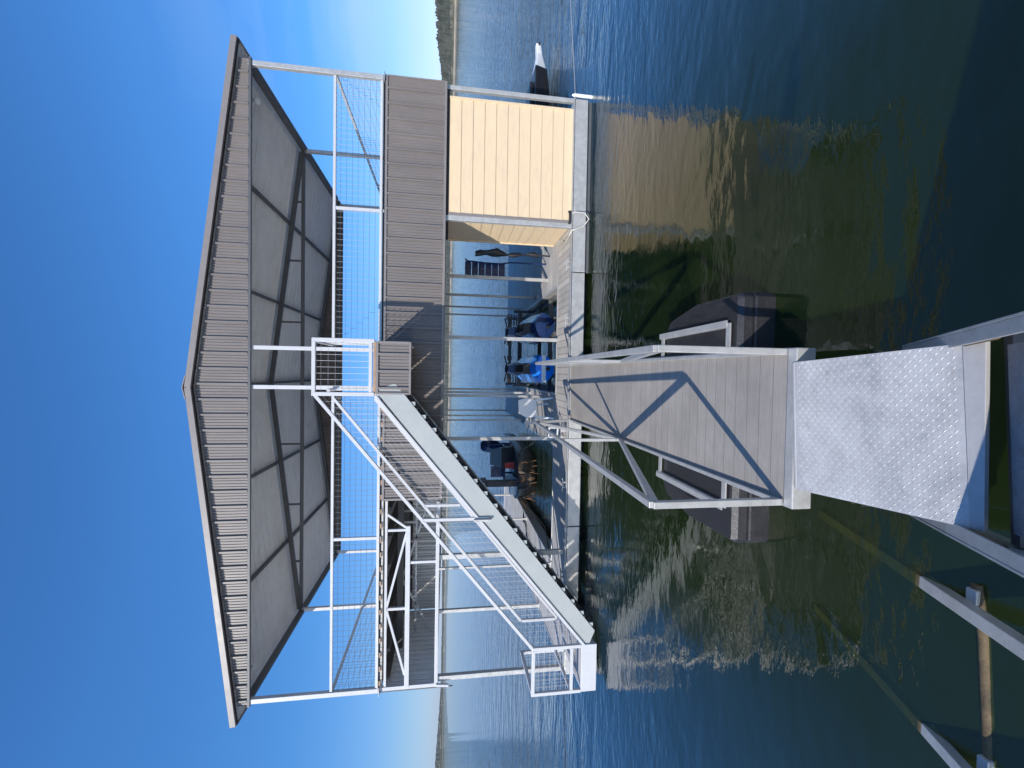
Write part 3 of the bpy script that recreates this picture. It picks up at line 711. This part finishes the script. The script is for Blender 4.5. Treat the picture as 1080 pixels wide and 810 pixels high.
# mooring cables running out over the water
def cable(p, q, sag, name, label, m='galv', r=.008):
    p, q = Vector(p), Vector(q); pts = [p.lerp(q, t/14) - Vector((0,0,sag*4*(t/14)*(1-t/14))) for t in range(15)]
    tag(MB().tube(pts, r, 6).build(name, M[m]), label, 'cable')
cable((XR,8.5,.30), (22,14.5,-.25), .05, 'mooring_cable', 'pale mooring cable running out over the water from the right dock corner')
cable((XL,8.6,.28), (-20,9.6,-.25), .05, 'mooring_cable', 'dark mooring cable running out over the water from the left dock corner', 'darkrope')
pc = MB().tube([(XR+.10,8.42,-.04),(XR+.10,8.42,.36),(XR+.10,8.42,.40)], [.032,.032,.012], 12)
tag(pc.build('mooring_pile', M['whiteplast']), 'white capped mooring pile at the right front corner of the dock', 'pile')

# aluminium gate bracket at the far end of the ramp (white angle pieces)
gb = tag(empty('gate_frame', (-1.1,8.75,ZD)), 'small white metal gate frame standing beside the far end of the ramp', 'gate')
for (p, q) in (((0,0,.02),(0,0,.34)),((-.2,.06,.02),(-.2,.06,.34)),((0,0,.32),(-.2,.06,.32)),((0,0,.14),(-.2,.06,.14))):
    MB().bar(p, q, .03).build('bar', M['white'], gb, .004)
MB().box(-.05,.05,-.28,-.16,0.02,.14).build('hinge_block', M['galv'], gb, .008)

# dark boat moored off the right side
db = tag(empty('moored_boat', (7.2,12.5,.0)), 'dark low boat with a pale pointed bow moored beyond the beige closet', 'boat')
def r2(x, w, z0, z1): return [(x,-w,z1),(x,-w*.7,z0),(x,w*.7,z0),(x,w,z1)]
MB().loft([r2(-1.9,.5,.02,.46), r2(.6,.55,.02,.46), r2(1.25,.45,.08,.44)], smooth=False).build('hull', M['black'], db, .03)
MB().loft([r2(1.252,.40,.10,.42), r2(1.8,.14,.18,.34), r2(2.1,.09,.22,.36)], smooth=False).build('bow', M['whiteplast'], db, .03)
MB().box(-1.8,.9,-.3,.3,.461,.56).build('seat', M['black'], db, .03)
MB().box(2.05,2.13,-.1,.1,.25,.30).build('bow_eye', M['black'], db)

# ================================================================== WATER, BED, HILLS
def water_mat():
    m, nt, N, L = newmat('lake_water')
    out = N.new('ShaderNodeOutputMaterial')
    geo = N.new('ShaderNodeNewGeometry').outputs['Position']
    sx = N.new('ShaderNodeSeparateXYZ'); L.new(geo, sx.inputs[0])
    # calm lee water near and in front of the dock, livelier to the right and far out
    calm_noise = noise_n(nt, geo, .16, 3, .5)
    d = math_n(nt, 'SQRT', math_n(nt, 'ADD', math_n(nt, 'POWER', math_n(nt,'ABSOLUTE', sx.outputs[0]), 2), math_n(nt, 'POWER', math_n(nt,'ABSOLUTE', sx.outputs[1]), 2)))
    live = ramp_n(nt, math_n(nt, 'LOGARITHM', math_n(nt, 'MAXIMUM', d, 1.0), 1000.0),
                  [(.23, .08), (.33, .28), (.42, 1.1), (.50, .60), (.58, .26), (.72, .20), (1, .10)])
    liv = math_n(nt, 'MULTIPLY', live, math_n(nt, 'MULTIPLY_ADD', calm_noise, .8, .6))
    far_ = N.new('ShaderNodeMapRange'); L.new(d, far_.inputs[0]); far_.inputs[1].default_value = 25; far_.inputs[2].default_value = 200
    far_.inputs[3].default_value = 1; far_.inputs[4].default_value = .2
    swell = noise_n(nt, mapping_n(nt, geo, (.9, 1.6, 1), rot=(0,0,math.radians(-18))), 1.1, 2, .5, .4)
    roll = noise_n(nt, mapping_n(nt, geo, (.40, 1.5, 1), rot=(0,0,math.radians(-10))), 1.0, 3, .55, .3)
    rl = ramp_n(nt, math_n(nt, 'LOGARITHM', math_n(nt, 'MAXIMUM', d, 1.0), 1000.0), [(.30, 0), (.40, 1), (.52, 1), (.66, .5), (.8, .15)])
    chop = noise_n(nt, mapping_n(nt, geo, (1.1, 2.6, 1), rot=(0,0,math.radians(12))), 3.2, 3, .55, .3)
    fine = noise_n(nt, mapping_n(nt, geo, (1.0, 2.0, 1), rot=(0,0,math.radians(-30))), 11, 3, .6)
    h = math_n(nt, 'ADD', math_n(nt, 'MULTIPLY_ADD', roll, math_n(nt, 'MULTIPLY', rl, .14), math_n(nt, 'MULTIPLY', swell, math_n(nt, 'MULTIPLY', far_.outputs[0], .022))), math_n(nt, 'ADD', math_n(nt, 'MULTIPLY', chop, math_n(nt,'MULTIPLY',liv,.050)), math_n(nt, 'MULTIPLY', fine, math_n(nt,'MULTIPLY',liv,.010))))
    b = N.new('ShaderNodeBump'); b.inputs['Strength'].default_value = 1; b.inputs['Distance'].default_value = 1.0; L.new(h, b.inputs['Height'])
    fr = N.new('ShaderNodeFresnel'); fr.inputs[0].default_value = 1.75; L.new(b.outputs[0], fr.inputs['Normal'])
    gl = N.new('ShaderNodeBsdfGlossy'); gl.inputs['Roughness'].default_value = .008; L.new(b.outputs[0], gl.inputs['Normal'])
    df = N.new('ShaderNodeBsdfDiffuse')
    murk_and_sky = ramp_n(nt, noise_n(nt, geo, .5, 3, .5), [(.35, (.019,.038,.008)), (.7, (.025,.048,.010))])
    far_sky_blue = N.new('ShaderNodeMapRange'); L.new(d, far_sky_blue.inputs[0]); far_sky_blue.inputs[1].default_value = 9; far_sky_blue.inputs[2].default_value = 28
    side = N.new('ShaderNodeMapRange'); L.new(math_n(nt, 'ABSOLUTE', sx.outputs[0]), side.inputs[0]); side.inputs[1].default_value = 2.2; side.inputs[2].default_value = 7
    murk_and_sky = mix_n(nt, math_n(nt, 'MAXIMUM', far_sky_blue.outputs[0], math_n(nt, 'MULTIPLY', side.outputs[0], .75)), murk_and_sky, (.05,.17,.42))  # sky reflection painted into the body colour, bluer far out and sideways
    L.new(murk_and_sky, df.inputs[0])
    tr = N.new('ShaderNodeBsdfTransparent'); tr.inputs[0].default_value = (.62,.74,.45,1)
    body = N.new('ShaderNodeMixShader'); body.inputs[0].default_value = .72; L.new(df.outputs[0], body.inputs[1]); L.new(tr.outputs[0], body.inputs[2])
    ms = N.new('ShaderNodeMixShader'); bk = N.new('ShaderNodeNewGeometry').outputs['Backfacing']
    frp = math_n(nt, 'MINIMUM', math_n(nt, 'MULTIPLY', math_n(nt, 'POWER', fr.outputs[0], 1.3), 1.8), 1.0)
    L.new(math_n(nt, 'MULTIPLY', frp, math_n(nt, 'SUBTRACT', 1.0, bk)), ms.inputs[0]); L.new(body.outputs[0], ms.inputs[1]); L.new(gl.outputs[0], ms.inputs[2])
    L.new(ms.outputs[0], out.inputs[0]); return m
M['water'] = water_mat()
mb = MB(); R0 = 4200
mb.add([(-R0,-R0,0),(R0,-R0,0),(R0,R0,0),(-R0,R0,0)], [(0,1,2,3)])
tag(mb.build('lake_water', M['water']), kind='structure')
M['bed'] = mat('murky_lake_bed', (.006,.009,.005), .9, 0, .4, .4)
tag(MB().add([(-R0,-R0,-9),(R0,-R0,-9),(R0,R0,-9),(-R0,R0,-9)], [(0,1,2,3)]).build('lake_bed', M['bed']), kind='structure')

def hill_mat():
    m, nt, N, L = newmat('scrub_hillside')
    out = N.new('ShaderNodeOutputMaterial'); b = N.new('ShaderNodeBsdfPrincipled')
    geo = N.new('ShaderNodeNewGeometry').outputs['Position']
    n = noise_n(nt, mapping_n(nt, geo, (1,1,2.5)), .09, 6, .75); n2 = noise_n(nt, mapping_n(nt, geo, (1,1,3)), .018, 4, .6)
    c = ramp_n(nt, n, [(.38, (.05,.055,.035)), (.54, (.10,.10,.065)), (.70, (.22,.20,.15))])
    cl = ramp_n(nt, n2, [(.62, 0), (.68, 1)])
    c = mix_n(nt, cl, c, (.50,.42,.33))
    sx = N.new('ShaderNodeSeparateXYZ'); L.new(geo, sx.inputs[0])
    shore = math_n(nt, 'LESS_THAN', sx.outputs[2], .9)
    c = mix_n(nt, shore, c, (.28,.245,.20))
    L.new(c, b.inputs['Base Color']); b.inputs['Roughness'].default_value = .95
    L.new(b.outputs[0], out.inputs[0]); return m
M['hill'] = hill_mat()
from mathutils import noise as mn
keys = [(-75,2400,60),(-50,2600,45),(-45,2500,38),(-41,2450,32),(-36,2300,14),(-30,1900,10),(-20,700,8),(-5,480,7),(8,450,7),(20,430,8),(28,420,9),(34,400,12),(38,390,15),(42,385,21),(47,390,27),(60,520,40),(80,560,45)]
def key(a):
    for (a0,d0,h0),(a1,d1,h1) in zip(keys, keys[1:]):
        if a0 <= a <= a1:
            t = (a-a0)/(a1-a0); return d0+(d1-d0)*t, h0+(h1-h0)*t
    return keys[-1][1:]
vs = []; fs = []; NA = 1500; prof = [(0,-.02),(.004,.1),(.01,.16),(.04,.3),(.09,.55),(.15,.8),(.22,.95),(.3,1.0),(.5,.7)]
for i in range(NA+1):
    a = -75+155*i/NA; d, h = key(a); ar = math.radians(a)
    for j, (dr, hh) in enumerate(prof):
        dd = d*(1+dr) + (6*mn.noise((a*.9, 0, 3)) if j else 0)*1.0
        k = mn.noise((a*.35, j*.4, 0))*.22 + mn.noise((a*2.0, j*1.3, 5))*.13 + (mn.noise((a*9, j*2.1, 9))*.10 if j > 1 else 0)
        z = h*hh*(1+k) if j else -.3
        if j > 1: z += abs(mn.noise((a*25, j*3., 2)))*min(3, h*.25)
        vs.append((dd*math.sin(ar), dd*math.cos(ar), z))
K = len(prof)
for i in range(NA):
    for j in range(K-1): fs.append((i*K+j, (i+1)*K+j, (i+1)*K+j+1, i*K+j+1))
tag(MB().add(vs, fs).build('hills', M['hill']), kind='structure')

# ================================================================== LIGHT, SKY, CAMERA
S = Vector((-.9, -1.353, .987)).normalized()
el = math.asin(S.z)
world = bpy.data.worlds.new('World'); sc.world = world; world.use_nodes = True
nt = world.node_tree; nt.nodes.clear()
sky = nt.nodes.new('ShaderNodeTexSky'); sky.sky_type = 'NISHITA'; sky.sun_disc = False
sky.sun_elevation = el; sky.sun_rotation = math.atan2(S.x, S.y) % (2*PI)
sky.air_density = 1.0; sky.dust_density = .25; sky.ozone_density = 2.5; sky.altitude = 200
bg = nt.nodes.new('ShaderNodeBackground'); bg.inputs[1].default_value = .15
wo = nt.nodes.new('ShaderNodeOutputWorld')
tc = nt.nodes.new('ShaderNodeTexCoord').outputs['Generated']
# thin high cirrus fanning up on the right
cir = noise_n(nt, mapping_n(nt, tc, (1.0, 1.0, 7.0), rot=(0, math.radians(4), 0)), 1.7, 4, .5, .35)
cm = ramp_n(nt, cir, [(.38, 0), (.72, 1)])
sxw = nt.nodes.new('ShaderNodeSeparateXYZ'); nt.links.new(tc, sxw.inputs[0])
mr = nt.nodes.new('ShaderNodeMapRange'); nt.links.new(sxw.outputs[0], mr.inputs[0]); mr.inputs[1].default_value = .40; mr.inputs[2].default_value = .66
mz = nt.nodes.new('ShaderNodeMapRange'); nt.links.new(sxw.outputs[2], mz.inputs[0]); mz.inputs[1].default_value = .5; mz.inputs[2].default_value = .05
fac = math_n(nt, 'MULTIPLY', math_n(nt, 'MULTIPLY', cm, mr.outputs[0]), math_n(nt, 'MULTIPLY', mz.outputs[0], .75))
sxz = nt.nodes.new('ShaderNodeSeparateXYZ'); nt.links.new(tc, sxz.inputs[0])
mt = nt.nodes.new('ShaderNodeMapRange'); nt.links.new(sxz.outputs[2], mt.inputs[0]); mt.inputs[1].default_value = 0; mt.inputs[2].default_value = .5
tint = ramp_n(nt, mt.outputs[0], [(0, (.49,.64,1.18)), (.12, (.50,.66,.98)), (.48, (.37,.74,1.12)), (1, (.42,.90,1.36))])
skb = mix_n(nt, 1, sky.outputs[0], tint, 'MULTIPLY')
skc = mix_n(nt, fac, skb, (4.2, 5.2, 6.3))
nt.links.new(skc, bg.inputs[0]); nt.links.new(bg.outputs[0], wo.inputs[0])

sun = bpy.data.lights.new('sun', 'SUN'); sun.energy = 5.0; sun.angle = math.radians(.5); sun.color = (1, .95, .87)
so = bpy.data.objects.new('sun', sun); COL.objects.link(so)
so.rotation_euler = S.to_track_quat('Z', 'Y').to_euler()

# camera: the photograph is a portrait frame lying on its side, so the camera is rolled a quarter turn
f_, p_, r_, y_ = 464.62, .14712831, -.01330095, -.02468091
cy_, sy_, cp_, sp_ = math.cos(y_), math.sin(y_), math.cos(p_), math.sin(p_)
fw = Vector((sy_*cp_, cy_*cp_, -sp_)); rt = Vector((cy_, -sy_, 0)); dn = fw.cross(rt)
right = rt*math.cos(r_) + dn*math.sin(r_); down = -rt*math.sin(r_) + dn*math.cos(r_)
cam = bpy.data.cameras.new('camera'); cam.sensor_width = 36; cam.sensor_fit = 'HORIZONTAL'
cam.lens = f_/1080*36; cam.clip_end = 9000; cam.clip_start = .02
co = bpy.data.objects.new('camera', cam); COL.objects.link(co)
mw = Matrix.Identity(4)
for i in range(3): mw[i][0] = down[i]; mw[i][1] = right[i]; mw[i][2] = -fw[i]
mw.translation = Vector((0, 0, H)); co.matrix_world = mw
sc.camera = co
sc.view_settings.view_transform = 'Standard'; sc.view_settings.look = 'None'
sc.view_settings.exposure = 0.0; sc.view_settings.gamma = 1
sc.cycles.max_bounces = 7; sc.cycles.glossy_bounces = 4; sc.cycles.transparent_max_bounces = 8
sc.cycles.use_adaptive_sampling = True
